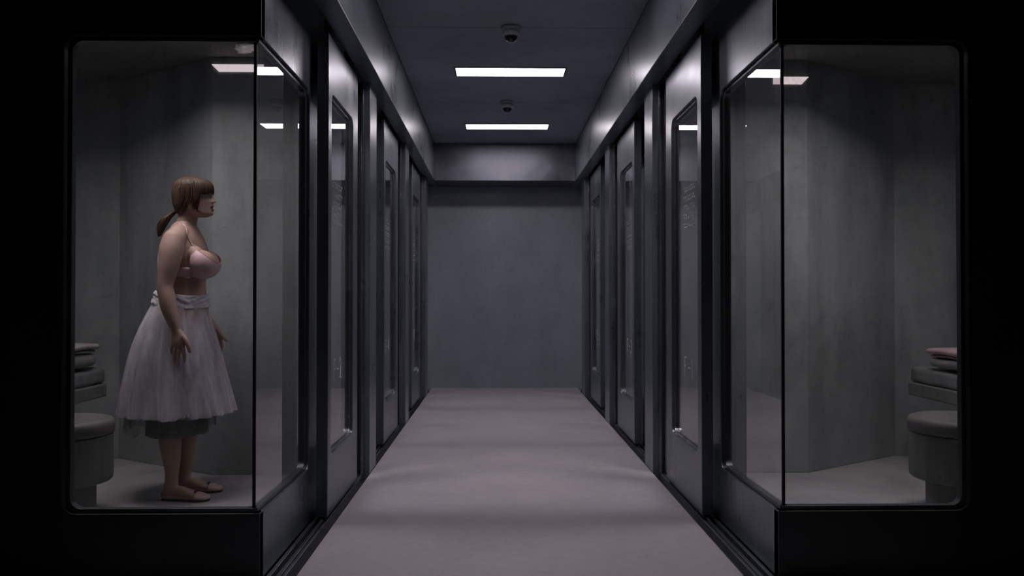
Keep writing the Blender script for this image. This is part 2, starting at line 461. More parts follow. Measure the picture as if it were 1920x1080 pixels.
for s in (-1, 1):
    for k in range(3):
        num = str(2 * k + (2 if s < 0 else 1))
        where = ['nearest', 'middle', 'farthest'][k]
        door(s, k, num, '%s sliding metal door on the %s wall, glazed and numbered F-%s' % (where, 'left' if s < 0 else 'right', num))

# ================================================================= CEILING LAMPS AND CAMERAS
LY = [4.335, 6.385, 8.435]
for i, y in enumerate(LY):
    t = empty('ceiling_lamp', (AX + 0.012, y, H))
    tag(t, ['lit strip lamp nearest the front glass corners, high above the corridor entrance',
            'larger and nearer of the two glowing white strip lamps on the corridor ceiling',
            'smaller and farther glowing strip lamp, close to the end wall header'][i], 'lamp', 'recessed strip lamps of the corridor')
    bm = bmesh.new()
    prism(bm, [[(-0.430, -0.128), (0.430, -0.128), (0.430, 0.128), (-0.430, 0.128)], [(-0.417, -0.115), (0.417, -0.115), (0.417, 0.115), (-0.417, 0.115)]],
          lambda u, v, d_: (u, v, d_), -0.006, 0.0)
    link('frame', bm, M['steel_dark'], t)
    link('diffuser', B(-0.417, 0.417, -0.115, 0.115, -0.003, -0.0005), M['lamp'], t)

M['dome'] = plain('smoked_dome', (0.006, 0.006, 0.007), 0.06)
M['cam_white'] = plain('camera_housing', (0.42, 0.43, 0.46), 0.4)
def lathe(bm, prof, n=32, c=(0, 0)):
    rings = []
    for r, z in prof:
        if r < 1e-5: rings.append([bm.verts.new((c[0], c[1], z))])
        else: rings.append([bm.verts.new((c[0] + r*math.cos(2*PI*i/n), c[1] + r*math.sin(2*PI*i/n), z)) for i in range(n)])
    for a, b in zip(rings[:-1], rings[1:]):
        for i in range(n):
            j = (i + 1) % n
            if len(a) == 1 and len(b) == 1: continue
            if len(a) == 1: bm.faces.new((a[0], b[j], b[i]))
            elif len(b) == 1: bm.faces.new((a[i], a[j], b[0]))
            else: bm.faces.new((a[i], a[j], b[j], b[i]))
    return bm
for i, y in enumerate((5.33, 7.36)):
    t = empty('security_camera', (AX - 0.0, y, H))
    tag(t, ['nearer dome security camera on the ceiling, in front of the larger lamp', 'farther dome security camera on the ceiling, between the two strip lamps'][i],
        'camera', 'dome cameras on the corridor ceiling')
    link('base_plate', lathe(bmesh.new(), [(0, 0), (0.066, 0), (0.068, -0.008), (0.064, -0.018), (0.050, -0.024), (0, -0.024)]), M['ceiling'], t, smooth=True)
    link('housing', lathe(bmesh.new(), [(0.0, -0.022), (0.048, -0.022), (0.054, -0.030), (0.056, -0.046), (0.052, -0.056), (0.043, -0.060), (0.042, -0.054), (0, -0.054)]), M['cam_white'], t, smooth=True)
    dm = link('dome', lathe(bmesh.new(), [(0.042*math.cos(a*PI/24), -0.057 - 0.042*math.sin(a*PI/24)) for a in range(0, 13)]), M['dome'], t, smooth=True)
    bm = bmesh.new()
    for q in range(17):      # bright trim bow around the dome
        a0 = -PI*0.5 + PI*q/16
    lathe(bm, [(0.043, -0.057), (0.046, -0.060), (0.043, -0.064), (0.041, -0.060), (0.043, -0.057)])
    link('trim_ring', bm, M['steel_light'], t, smooth=True)

# ================================================================= CELL FITTINGS
# added glowing strips on the concrete, imitating a ceiling lamp's reflection in the glass
def lamp_reflection(s, u0, u1, z0, z1, label):
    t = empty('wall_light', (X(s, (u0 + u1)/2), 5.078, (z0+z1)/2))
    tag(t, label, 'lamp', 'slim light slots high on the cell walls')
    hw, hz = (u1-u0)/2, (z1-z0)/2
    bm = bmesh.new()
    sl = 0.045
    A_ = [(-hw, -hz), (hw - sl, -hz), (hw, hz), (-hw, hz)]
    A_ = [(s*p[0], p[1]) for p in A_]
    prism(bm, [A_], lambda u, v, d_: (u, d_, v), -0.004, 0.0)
    link('lens', bm, M['slot'], t)  # glowing face of the added strip, no real fitting
lamp_reflection(-1, 1.52, 1.838, 2.463, 2.508, 'slim pale glowing light slot high in the left cell above the woman')
lamp_reflection(1, 1.62, 1.842, 2.402, 2.448, 'slim pinkish glowing light slot high on the wall of the empty right cell')

# recessed lamp of each cell, up in the ceiling by the front glass
for s in (-1, 1):
    for k in range(3):
        d = BAY * k
        t = empty('cell_lamp', (X(s, (LU0+LU1)/2), (LD0+LD1)/2 + d, ZC + LR))
        tag(t, 'recessed lamp in the ceiling of the %s cell on the %s, lighting its concrete walls' % (('front', 'middle', 'rear')[k], 'left' if s < 0 else 'right'), 'lamp', 'recessed cell lamps')
        hw, hd = (LU1-LU0)/2, (LD1-LD0)/2
        bm = bmesh.new()
        prism(bm, [[(-hw-.012, -hd-.012), (hw+.012, -hd-.012), (hw+.012, hd+.012), (-hw-.012, hd+.012)], [(-hw+.001, -hd+.001), (hw-.001, -hd+.001), (hw-.001, hd-.001), (-hw+.001, hd-.001)]],
              lambda u, v, d_: (u, v, d_), -LR + 0.031, 0.02)
        link('housing', bm, M['black_metal'], t)
        link('diffuser', B(-hw+.001, hw-.001, -hd+.001, hd-.001, 0.0, 0.015), M['cell_lamp' if k == 0 else 'cell_lamp_dim'], t)

# stools
M['stool_side'] = concrete('stool_concrete', (0.15, 0.16, 0.16), (0.23, 0.235, 0.235), 2.0, 0.6)
M['stool_top'] = plain('worn_grey_vinyl', (0.145, 0.138, 0.142), 0.6, 0.0, 0.25, 9)
for s in (-1, 1):
    t = empty('stool', (X(s, 2.25), 4.13, 0))
    tag(t, 'round grey padded stool on a drum base, %s' % ('behind the woman by the left edge' if s < 0 else 'in the empty right cell before the bunk'), 'stool', 'fixed drum stools')
    link('pedestal', lathe(bmesh.new(), [(0, 0), (0.165, 0), (0.165, 0.175), (0, 0.175)], 40), M['stool_side'], t, smooth=False, bevel=0.004)
    bm = lathe(bmesh.new(), [(0, 0.172), (0.232, 0.172), (0.24, 0.18), (0.243, 0.20), (0.241, 0.395), (0.236, 0.402), (0, 0.402)], 56)
    link('drum', bm, M['stool_side'], t, smooth=False, bevel=0.002)
    bm = lathe(bmesh.new(), [(0, 0.404), (0.240, 0.404), (0.247, 0.409), (0.249, 0.420), (0.249, 0.450), (0.246, 0.464), (0.236, 0.475), (0.218, 0.481), (0.1, 0.485), (0, 0.486)], 56)
    link('cushion', bm, M['stool_top'], t, smooth=True)

# bunks: concrete slab, mattress, folded bedding
M['mattress'] = plain('grey_mattress_cloth', (0.20, 0.205, 0.21), 0.85, 0.0, 0.2, 12)
M['pillow'] = plain('pale_pillow_cloth', (0.26, 0.255, 0.26), 0.9, 0.0, 0.15, 14)
M['towel_pink'] = plain('dusty_pink_towel', (0.46, 0.34, 0.35), 0.95, 0.0, 0.12, 30)
M['towel_grey'] = plain('grey_folded_towel', (0.36, 0.33, 0.34), 0.95, 0.0, 0.12, 30)

def soft_slab(x0, x1, y0, y1, z0, z1, r, seed, wob=0.006, n=(18, 26, 6)):
    """padded slab with rolled edges and a slight lumpiness"""
    bm = bmesh.new()
    bmesh.ops.create_cube(bm, size=1.0)
    bmesh.ops.subdivide_edges(bm, edges=bm.edges, cuts=14, use_grid_fill=True)
    cx, cy, cz = (x0+x1)/2, (y0+y1)/2, (z0+z1)/2
    hx, hy, hz = abs(x1-x0)/2, abs(y1-y0)/2, abs(z1-z0)/2
    for v in bm.verts:
        # denser points near the edges
        q = [math.copysign(1 - (1 - abs(2*c)) ** 1.6, c) for c in v.co]
        p = Vector((q[0]*hx, q[1]*hy, q[2]*hz))
        c = Vector((max(-hx+r, min(hx-r, p.x)), max(-hy+r, min(hy-r, p.y)), max(-hz+r, min(hz-r, p.z))))
        dlt = p - c
        if dlt.length > 1e-6: p = c + dlt.normalized() * min(r, dlt.length if dlt.length < r else r)
        p.z += wob * math.sin(p.x*17 + seed) * math.cos(p.y*9 + seed*2) + wob*0.6*math.sin(p.y*23 + p.x*11 + seed)
        p.y += wob * 0.7*math.sin(p.z*31 + seed)
        v.co = p + Vector((cx, cy, cz))
    return bm

for s in (-1, 1):
    sd = 'left' if s < 0 else 'right'
    u0 = 2.58; yF = 5.36
    yN = 3.36
    t = empty('bunk', (X(s, (u0 + OUT)/2), (yN + yF)/2, 0))
    tag(t, 'grey wall bunk with mattress %s' % ('behind the stool at the left edge, next to the woman' if s < 0 else 'at the right edge of the empty cell'), 'bed', 'cell bunks')
    def K(name, bm, mat, **kw):
        o = link(name, bm, mat, t, **kw); o.matrix_parent_inverse = Matrix.Translation(-t.location); return o
    bm = bmesh.new()
    yr = 0.10
    # slab outline with a rounded free corner
    pts = [(OUT - 0.002, yN), (u0, yN), (u0, yF - 0.03), (u0 + 0.03, yF), (OUT - 0.002, yF)]
    prism(bm, [pts], lambda u, v, d_: (X(s, u), v, d_), 0.45, 0.533)
    K('slab', bm, M['stool_side'], bevel=0.008)
    K('mattress', soft_slab(X(s, u0 + 0.012), X(s, OUT - 0.01), yN + 0.01, yF - 0.02, 0.533, 0.632, 0.026, 3 + s), M['mattress'], smooth=True)
    K('support_leg', B(X(s, OUT - 0.35), X(s, OUT - 0.003), yN + 0.05, yF - 0.05, 0.0, 0.45), M['black_metal'])
    # bedding on the bunk
    pt_ = 0.735 if s < 0 else 0.708
    pu = u0 + 0.004
    fe = 0.14 if s < 0 else 0.27
    pb = soft_slab(X(s, pu), X(s, OUT - 0.08), yF - fe - 0.52, yF - fe, 0.650, pt_ - 0.002, 0.036, 5 + s, 0.004)
    o = link('pillow', pb, M['pillow'], smooth=True)
    tag(o, 'folded grey pillow on the bunk in the %s cell, under a towel' % sd, 'pillow', 'folded pillows on the bunks')
    # folded towel: three plies with a rolled fold facing the corridor
    bm = bmesh.new()
    ply, ux = 3, pu - 0.012
    nseg = 20
    path = []
    th = 0.019
    zb = pt_ + 0.0145
    for q in range(ply):
        z = zb + q * th
        dirn = 1 if q % 2 == 0 else -1
        us = [ux + 0.02 + 0.36 * (j / 8) for j in range(9)]
        if dirn < 0: us = us[::-1]
        path += [(u, z) for u in us]
        if q < ply - 1:
            ue = us[-1]; sg = 1 if dirn > 0 else -1
            path += [(ue + sg * th*0.6 * math.sin(PI * j/6), z + th/2 - th/2*math.cos(PI*j/6)) for j in range(1, 6)]
    # reverse so the fold with two plies opens to the wall
    ya, yb = yF - fe - 0.46, yF - fe + 0.015
    for row, hh in ((0, 0),):
        cols = []
        for (u, z) in path:
            col = []
            for j in range(9):
                y = ya + (yb - ya) * j / 8
                wz = 0.003*math.sin(j*1.3 + u*20) 
                col.append((X(s, u), y, z + wz))
            cols.append(col)
        vt = [[bm.verts.new(p) for p in col] for col in cols]
        for a, b in zip(vt[:-1], vt[1:]):
            for j in range(8): bm.faces.new((a[j], a[j+1], b[j+1], b[j]))
    o = link('towel', bm, M['towel_pink'] if s > 0 else M['towel_grey'], smooth=True)
    md = o.modifiers.new('thick', 'SOLIDIFY'); md.thickness = 0.017; md.offset = 0
    md = o.modifiers.new('sub', 'SUBSURF'); md.levels = 1; md.render_levels = 1
    tag(o, 'folded %s towel on top of the pillow in the %s cell' % ('dusty pink' if s > 0 else 'pale grey', sd), 'towel', 'folded towels on the bunks')

# crumpled white sheet standing in for glare, top corner of left front pane
m, nt, b_ = newmat('crumpled_white_tape')
b_.inputs['Base Color'].default_value = (0.9, 0.84, 0.85, 1); b_.inputs['Roughness'].default_value = 0.6
tl_ = N(nt, 'ShaderNodeBsdfTranslucent'); tl_.inputs[0].default_value = (0.95, 0.88, 0.89, 1)
mx_ = N(nt, 'ShaderNodeMixShader'); mx_.inputs[0].default_value = 0.9
nt.links.new(b_.outputs[0], mx_.inputs[1]); nt.links.new(tl_.outputs[0], mx_.inputs[2]); nt.links.new(mx_.outputs[0], nt.nodes['Material Output'].inputs[0])
M['tape'] = m
bm = bmesh.new()
bmesh.ops.create_icosphere(bm, subdivisions=4, radius=1.0)
from mathutils import noise as mn
for v in bm.verts:
    p = v.co.copy()
    nz = mn.noise(p * 2.3) * 0.35 + mn.noise(p * 6.0) * 0.22
    p *= 1 + nz
    v.co = Vector((p.x * 0.040, p.y * 0.012, p.z * 0.025))
bmesh.ops.delete(bm, geom=[v for v in bm.verts if v.co.y > 0.0015], context='VERTS')
o = link('tape_wad', bm, M['tape'], smooth=True)
o.location = ((462 - 932) / 1550 * 3.228, 3.228, CAMZ + (558 - 90) / 1550 * 3.228)
tag(o, 'small crumpled white wad of tape stuck at the top corner of the left glass', 'tape')

# ================================================================= THE WOMAN
# measurements taken from the picture at her distance; local frame: +x the way she faces, +y away, z up
PD = 4.55
CR = cam.rotation_euler.to_matrix()
def at(x, y, Y):
    d_ = CR @ Vector(((x - 960) / F, (540 - y) / F, -1.0))
    return cam.location + d_ * (Y / d_.y)
PX0 = at(340, 700, PD).x
def pl(x, y, dy=0.0):
    p = at(x, y, PD + dy)
    return Vector((p.x - PX0, dy, p.z))
person = empty('person', (PX0, PD, 0))
tag(person, 'woman in pink bra, white tulle skirt and flat shoes inside the left glass cell', 'person')

M['skin'] = None
m, nt, b_ = newmat('skin')
v = coords(nt)
n1 = noise(nt, v, 9, 6, 0.6)
nt.links.new(ramp(nt, n1, [(0.3, (0.42, 0.275, 0.225)), (0.7, (0.52, 0.35, 0.29))]), b_.inputs['Base Color'])
b_.inputs['Roughness'].default_value = 0.52
b_.inputs['Subsurface Weight'].default_value = 0.12
b_.inputs['Subsurface Radius'].default_value = (0.012, 0.005, 0.003)
n2 = noise(nt, v, 240, 3); bump(nt, b_, n2, 0.08, 0.001)
M['skin'] = m
m, nt, b_ = newmat('auburn_hair')
v = coords(nt, (60, 60, 6)); n1 = noise(nt, v, 3.0, 6, 0.7)
nt.links.new(ramp(nt, n1, [(0.3, (0.030, 0.017, 0.011)), (0.55, (0.085, 0.046, 0.028)), (0.78, (0.22, 0.125, 0.075))]), b_.inputs['Base Color'])
b_.inputs['Roughness'].default_value = 0.5
M['hair'] = m
M['lips'] = plain('rose_lips', (0.42, 0.10, 0.11), 0.35)
M['mouth'] = plain('dark_mouth', (0.05, 0.012, 0.014), 0.5)
M['eye_white'] = plain('eyeball', (0.6, 0.57, 0.56), 0.15)
M['iris'] = plain('iris', (0.05, 0.09, 0.10), 0.1)
M['lash'] = plain('lashes', (0.03, 0.018, 0.014), 0.6)
M['nail'] = plain('nails', (0.62, 0.36, 0.32), 0.25)
M['bra'] = plain('pink_satin', (0.72, 0.50, 0.52), 0.45, 0, 0.06, 60)
M['bra_trim'] = plain('rose_trim', (0.50, 0.24, 0.25), 0.6)
M['shoe'] = plain('nude_leather', (0.58, 0.42, 0.37), 0.4, 0, 0.1, 30)
M['sole'] = plain('dark_sole', (0.03, 0.025, 0.025), 0.7)

def bridge(bm, rings, cap=True):
    vr = [[bm.verts.new(p) for p in r] for r in rings]
    n = len(vr[0])
    for a, b in zip(vr[:-1], vr[1:]):
        for i in range(n):
            j = (i + 1) % n
            bm.faces.new((a[i], a[j], b[j], b[i]))
    if cap:
        bm.faces.new(list(reversed(vr[0]))); bm.faces.new(vr[-1])
    return vr

def smooth_path(pts, k=4):
    """Catmull-Rom over (Vector, *radii) tuples"""
    out = []
    P = [pts[0]] + list(pts) + [pts[-1]]
    def cr(a, b, c, d, t):
        return 0.5*((2*b) + (c-a)*t + (2*a-5*b+4*c-d)*t*t + (3*b-a-3*c+d)*t*t*t)
    for i in range(1, len(P) - 2):
        for q in range(k):
            t = q / k
            out.append(tuple(cr(P[i-1][m_], P[i][m_], P[i+1][m_], P[i+2][m_], t) for m_ in range(len(pts[0]))))
    out.append(pts[-1])
    return out

def tube(bm, pts, n=20, k=4, ref=Vector((0, 1, 0)), cap_round=True):
    """pts: (pos, ra, rb): ra across ref, rb along ref"""
    pts = [(p[0], p[1], p[2] if len(p) > 2 else p[1]) for p in pts]
    sp = smooth_path(pts, k) if k > 1 else pts
    rings = []
    L = len(sp)
    for i, (p, ra, rb) in enumerate(sp):
        t = (sp[min(i+1, L-1)][0] - sp[max(i-1, 0)][0]).normalized()
        e2 = (ref - t * ref.dot(t)).normalized(); e1 = t.cross(e2)
        if cap_round and i == 0:
            for q in (0.15, 0.5, 0.8):
                s_ = math.sqrt(1 - (1-q)**2)
                rings.append([p - t*min(ra, rb)*(1-q) + (e1*ra*math.cos(a) + e2*rb*math.sin(a))*s_ for a in [2*PI*j/n for j in range(n)]])
        rings.append([p + e1*ra*math.cos(a) + e2*rb*math.sin(a) for a in [2*PI*j/n for j in range(n)]])
        if cap_round and i == L-1:
            for q in (0.8, 0.5, 0.15):
                s_ = math.sqrt(1 - (1-q)**2)
                rings.append([p + t*min(ra, rb)*(1-q) + (e1*ra*math.cos(a) + e2*rb*math.sin(a))*s_ for a in [2*PI*j/n for j in range(n)]])
    bridge(bm, rings)

def ellips(bm, c, r, rot=None, sub=3):
    g = bmesh.ops.create_icosphere(bm, subdivisions=sub, radius=1.0)
    mt = Matrix.Translation(c) @ (rot.to_4x4() if rot else Matrix.Identity(4)) @ Matrix.Diagonal((*r, 1))
    bmesh.ops.transform(bm, matrix=mt, verts=g['verts'])

YAWB = math.radians(13)
def tring(y, xf, xb, hw, yaw=YAWB, n=40, ex=2.3, dx=0.0):
    """horizontal torso ring: silhouette front and back in pixels, half width in metres"""
    f = pl(xf, y); b = pl(xb, y)
    L = abs(f.x - b.x) / 2; cx = (f.x + b.x) / 2 + dx; z = f.z
    # keep the silhouette: solve for depth radius under yaw
    cs, sn = math.cos(yaw), math.sin(yaw)
    a = math.sqrt(max(1e-6, (L*L - (hw*sn)**2))) / cs
    pts = []
    for i in range(n):
        t = 2*PI*i/n
        u = a*math.copysign(abs(math.cos(t))**(2/ex), math.cos(t)); v = hw*math.copysign(abs(math.sin(t))**(2/ex), math.sin(t))
        pts.append(Vector((cx + u*cs + v*sn, -u*sn + v*cs, z)))
    return pts

body = bmesh.new()
torso = [(418, 366, 330, .060), (425, 367.5, 324, .072), (432, 371, 322, .088), (440, 374, 317, .108), (450, 378, 312, .130), (465, 382, 308, .152),
         (485, 384, 306, .146), (505, 383, 306, .138), (522, 381, 307, .128), (540, 381, 308, .120), (556, 382, 306, .124),
         (575, 385, 297, .145), (605, 386, 288, .165), (640, 382, 287, .168), (675, 374, 292, .150)]
# torso axis sags slightly behind the yaw: shoulders turned towards the glass
bridge(body, [tring(*t) for t in torso])
# neck and shoulders
tube(body, [(pl(356, 392), .050, .052), (pl(352, 410), .050, .053), (pl(347, 428), .055, .062), (pl(342, 445), .06, .085)], 28)
tube(body, [(pl(346, 428), .035, .03), (pl(338, 436, -.08), .042, .045), (pl(328, 447, -.150), .054, .052)], 20, ref=Vector((0,0,1)))
tube(body, [(pl(350, 428), .035, .03), (pl(352, 434, .08), .040, .04), (pl(355, 447, .155), .050, .046)], 20, ref=Vector((0,0,1)))
# near arm
tube(body, [(pl(326, 449, -.165), .058, .052), (pl(321, 470, -.190), .060, .054), (pl(317, 495, -.205), .054, .050), (pl(312, 520, -.215), .045, .043),
            (pl(309.5, 538, -.222), .041, .040), (pl(313, 558, -.228), .0425, .040), (pl(317, 578, -.232), .0405, .037), (pl(324, 600, -.235), .033, .029), (pl(329.5, 617, -.235), .0265, .021),
            (pl(332, 625, -.235), .027, .019)], 26)
# far arm, mostly behind her
tube(body, [(pl(357, 450, .165), .050, .048), (pl(358, 475, .195), .050, .048), (pl(358, 510, .215), .044, .042), (pl(359, 540, .225), .038, .038),
            (pl(372, 572, .232), .038, .035), (pl(387, 597, .235), .030, .027), (pl(398, 611, .235), .025, .020), (pl(402, 616, .235), .026, .018)], 24)
# hands
def hand(palm, fingers, thumb, dy):
    tube(body, [(pl(x, y, dy + o), ra, rb) for x, y, o, ra, rb in palm], 22)
    for f in fingers + [thumb]:
        tube(body, [(pl(x, y, dy + o), r_) for x, y, o, r_ in f], 12, k=3)
hand([(331, 622, 0, .026, .018), (334, 629, 0, .035, .017), (335.5, 637, -.002, .040, .016), (336.5, 646, -.002, .033, .015)],
     [[(342.5, 644, 0, .0105), (343.8, 656, -.004, .0100), (346, 668, .000, .0090), (346.3, 678, .006, .0078)],
      [(336.5, 646, 0, .0108), (335.3, 659, -.006, .0102), (334, 673, -.001, .0092), (332.5, 684, .006, .0078)],
      [(330.3, 645, .002, .0103), (328.4, 657, -.002, .0095), (327.6, 669, .003, .0084), (327.6, 678, .010, .0072)],
      [(325.2, 641, .006, .0090), (322.4, 650, .004, .0084), (321.4, 659, .008, .0075), (321.8, 666, .014, .0065)]],
     [(341, 629, -.002, .0140), (348, 637, -.008, .0128), (352.8, 648, -.010, .0112), (356, 659, -.008, .0092)], -.237)
hand([(402, 616, 0, .024, .018), (406, 622, 0, .030, .017), (409, 629, 0, .032, .016), (410, 635, 0, .028, .014)],
     [[(413, 634, 0, .0100), (415, 643, .004, .0094), (415.5, 653, .010, .0084), (414, 661, .016, .0074)],
      [(409.5, 636, .004, .0102), (410.5, 647, .008, .0096), (410, 658, .014, .0086), (408, 667, .020, .0074)],
      [(405, 635, .006, .0098), (405.5, 646, .012, .0092), (404.5, 656, .018, .0082), (402.5, 664, .024, .0070)],
      [(401, 632, .008, .0088), (401, 641, .014, .0082), (400, 649, .02, .0072), (398.5, 655, .026, .0064)]],
     [(408, 620, -.006, .0135), (414, 627, -.012, .0120), (420, 633, -.014, .0105), (425, 638, -.014, .0088)], .235)
# breasts
for dy in (-.078, .072):
    cxp = 379.5 + (7.5 if dy > 0 else 0)
    ellips(body, pl(cxp, 493, dy), (.070, .066, .069), Matrix.Rotation(-YAWB, 3, 'Z'))
    ellips(body, pl(cxp - 12, 480, dy), (.046, .052, .056), Matrix.Rotation(-0.35, 3, 'Y'))
# legs
tube(body, [(pl(338, 640, -.085), .085, .080), (pl(334, 700, -.088), .078, .075), (pl(327, 755, -.088), .060, .058), (pl(321, 785, -.088), .058, .054), (pl(319, 815, -.088), .0605, .054),
            (pl(320, 840, -.088), .055, .048), (pl(322, 868, -.088), .043, .038), (pl(322, 892, -.088), .034, .030), (pl(321, 908, -.088), .036, .030), (pl(320, 916, -.088), .036, .029)], 26)
tube(body, [(pl(345, 640, .085), .085, .080), (pl(348, 700, .088), .078, .075), (pl(351, 755, .090), .058, .056), (pl(350, 785, .090), .056, .052), (pl(349, 812, .090), .058, .052),
            (pl(348.5, 838, .090), .052, .046), (pl(348, 862, .090), .040, .036), (pl(347, 880, .090), .033, .030), (pl(346, 896, .090), .035, .029), (pl(346, 902, .090), .034, .028)], 26)
# feet, heel to toe
def foot(bmx, hx, dy, turn, grow=0.0, cut=None):
    """sections along the foot; returns rings"""
    rings = []
    c, s_ = math.cos(turn), math.sin(turn)
    prof = [(0.0, .012, .016, .030), (.006, .022, .004, .046), (.03, .029, .002, .066), (.07, .031, .002, .074), (.11, .034, .003, .066), (.15, .040, .003, .050),
            (.185, .043, .003, .036), (.215, .038, .003, .027), (.238, .027, .004, .021), (.252, .012, .007, .016)]
    for (u, hw, z0, z1) in prof:
        ring = []
        for i in range(20):
            t = 2*PI*i/20
            yy = (hw + grow)*math.copysign(abs(math.cos(t))**0.8, math.cos(t))
            zz = (z0+z1)/2 + ((z1-z0)/2 + grow)*math.copysign(abs(math.sin(t))**0.85, math.sin(t))
            if cut is not None: pass
            uu = (u - .126)*(1 + grow*8) + .126
            ring.append(Vector((hx + uu*c - yy*s_, dy + uu*s_ + yy*c, max(0.004, zz + .006))))
        rings.append(ring)
    return rings
def hx_(px, dy): return pl(px, 925, dy).x
FT = [(hx_(305.5, -.088), -.088, -0.10), (hx_(329, .09), .09, 0.02)]
for f in FT: bridge(body, foot(body, *f))

# head: horizontal sections measured on the profile
def hring(y, xf, xb, hw, ex=2.1, n=44, nar=0.75):
    f = pl(xf, y); b = pl(xb, y); a = (f.x - b.x)/2; cx = (f.x + b.x)/2
    pts = []
    for i in range(n):
        t = 2*PI*i/n
        u = math.copysign(abs(math.cos(t))**(2/ex), math.cos(t)); v_ = math.copysign(abs(math.sin(t))**(2/ex), math.sin(t))
        k_ = 1 - (1-nar)*max(0, u)**1.5        # the face is narrower than the back of the skull
        pts.append(Vector((cx + a*u, hw*v_*k_, f.z)))
    return pts
HEAD = [(333.0, 367, 350, .022), (336, 377, 340, .046), (341, 386, 334, .060), (348, 393, 329, .067), (356, 397.0, 327, .071), (362, 396.8, 326.5, .0715),
        (367, 395.8, 326.8, .0705), (375, 397.2, 328, .068), (383, 398.6, 332, .064), (390, 399.0, 337, .059), (397, 399.4, 345, .052), (401, 399.2, 352, .046),
        (404.5, 396.5, 358, .037), (407.5, 389, 364, .024)]
def interp(tab, y):
    if y <= tab[0][0]: return tab[0][1:]
    for a, b in zip(tab[:-1], tab[1:]):
        if y <= b[0]:
            t = (y - a[0])/(b[0]-a[0]); return tuple(p + (q-p)*t for p, q in zip(a[1:], b[1:]))
    return tab[-1][1:]
NOSE = [(358, 0.0, .0080), (362, 0.9, .0085), (366, 2.3, .0080), (370, 4.6, .0085), (374, 7.2, .0095), (376.6, 8.6, .0100), (378.6, 8.0, .0105), (380.4, 4.8, .0105), (382, 1.2, .011), (384, 0, .011)]
def relief(y, w_):
    """how far the face stands out (+) or in (-) from the plain skull form, metres"""
    g = lambda wc, yc, sw, sy: math.exp(-((abs(w_)-wc)/sw)**2 - ((y-yc)/sy)**2)
    na, ns = interp(NOSE, y) if 358 < y < 384 else (0, .01)
    d = na/341*math.exp(-(w_/ns)**2)
    d += .0075*g(.0125, 378.8, .0060, 2.2)
    d -= .0095*g(.0300, 366.8, .0140, 4.2)
    d += .0060*g(.0300, 367.2, .0110, 2.8)
    d += .0030*g(.0220, 360.5, .020, 3.0)
    d += .0045*g(.0360, 377.0, .017, 7.0)
    d += .0060*g(0, 386.2, .0150, 1.9)
    d += .0062*g(0, 393.8, .0140, 2.3)
    d -= .0075*g(0, 390.1, .0150, 1.5)
    d -= .0030*g(0, 397.2, .0150, 1.8)
    d += .0045*g(0, 401.0, .0140, 3.2)
    return d
def face_ring(y, n=120):
    pts = hring(y, *interp(HEAD, y), n=n)
    out = []
    for i, p in enumerate(pts):
        c_ = math.cos(2*PI*i/n)
        k_ = max(0.0, min(1.0, (c_ - .05)/.35))
        out.append(Vector((p.x + relief(y, p.y)*k_, p.y, p.z)))
    return out
def face_pt(y, w_, off=0.0):
    xf, xb, hw = interp(HEAD, y)
    f = pl(xf, y); b = pl(xb, y); a = (f.x-b.x)/2; cx = (f.x+b.x)/2
    lo, hi = 0.0, 1.0
    for _ in range(24):                       # solve the ring for the wanted sideways position
        u = (lo+hi)/2
        vv = (1 - u**2.1)**(1/2.1)*(1 - .25*u**1.5)*hw
        if vv > abs(w_): lo = u
        else: hi = u
    return Vector((cx + a*lo + relief(y, w_) + off, w_, f.z))
ys_ = [333.0 + .8*i for i in range(int((407.5-333)/.8) + 1)]
bridge(body, [face_ring(y) for y in ys_])
ellips(body, pl(380, 399, 0), (.036, .036, .020))
for sg in (-1, 1):
    ellips(body, pl(372, 392, sg*.030), (.036, .022, .028), Matrix.Rotation(-0.5, 3, 'Y'))
    ellips(body, pl(355, 379, sg*.071), (.014, .008, .026), Matrix.Rotation(0.25, 3, 'Y'))
bm = body
bmesh.ops.recalc_face_normals(bm, faces=bm.faces)
bo = link('body', bm, M['skin'], person, smooth=True)
md = bo.modifiers.new('fuse', 'REMESH'); md.mode = 'VOXEL'; md.voxel_size = 0.0027; md.use_smooth_shade = True
md = bo.modifiers.new('soften', 'SMOOTH'); md.factor = 0.5; md.iterations = 4
dg = bpy.context.evaluated_depsgraph_get(); dg.update()
me = bpy.data.meshes.new_from_object(bo.evaluated_get(dg))
bo.modifiers.clear(); bo.data = me
for p in me.polygons: p.use_smooth = True

# face details: thin shapes laid on the surface of the face
def patch(name, mat, w0, w1, top, bot, off, par=None, nu=16, nv=6, th=.0010):
    bm = bmesh.new()
    g = []
    for i in range(nu+1):
        w_ = w0 + (w1-w0)*i/nu; row = []
        for j in range(nv+1):
            y = top(w_) + (bot(w_)-top(w_))*j/nv
            row.append(bm.verts.new(face_pt(y, w_, off + .0006*math.sin(PI*j/nv))))
        g.append(row)
    for a, b in zip(g[:-1], g[1:]):
        for j in range(nv): bm.faces.new((a[j], a[j+1], b[j+1], b[j]))
    o = link(name, bm, mat, par or person, smooth=True)
    md = o.modifiers.new('thick', 'SOLIDIFY'); md.thickness = th; md.offset = 0
    return o
q2 = lambda w_, h: max(0.0, 1 - (w_/h)**2)
patch('upper_lip', M['lips'], -.020, .020, lambda w_: 388.4 - 3.6*q2(w_, .0205)**.8 + .5*math.exp(-(w_/.003)**2), lambda w_: 388.6 + .1*q2(w_, .02), .0008)
patch('mouth', M['mouth'], -.0185, .0185, lambda w_: 388.6 - .2*q2(w_, .02), lambda w_: 389.4 + 2.6*q2(w_, .0195), .0009)
patch('lower_lip', M['lips'], -.0185, .0185, lambda w_: 389.6 + 2.2*q2(w_, .019), lambda w_: 390.0 + 6.0*q2(w_, .019)**.8, .0008)
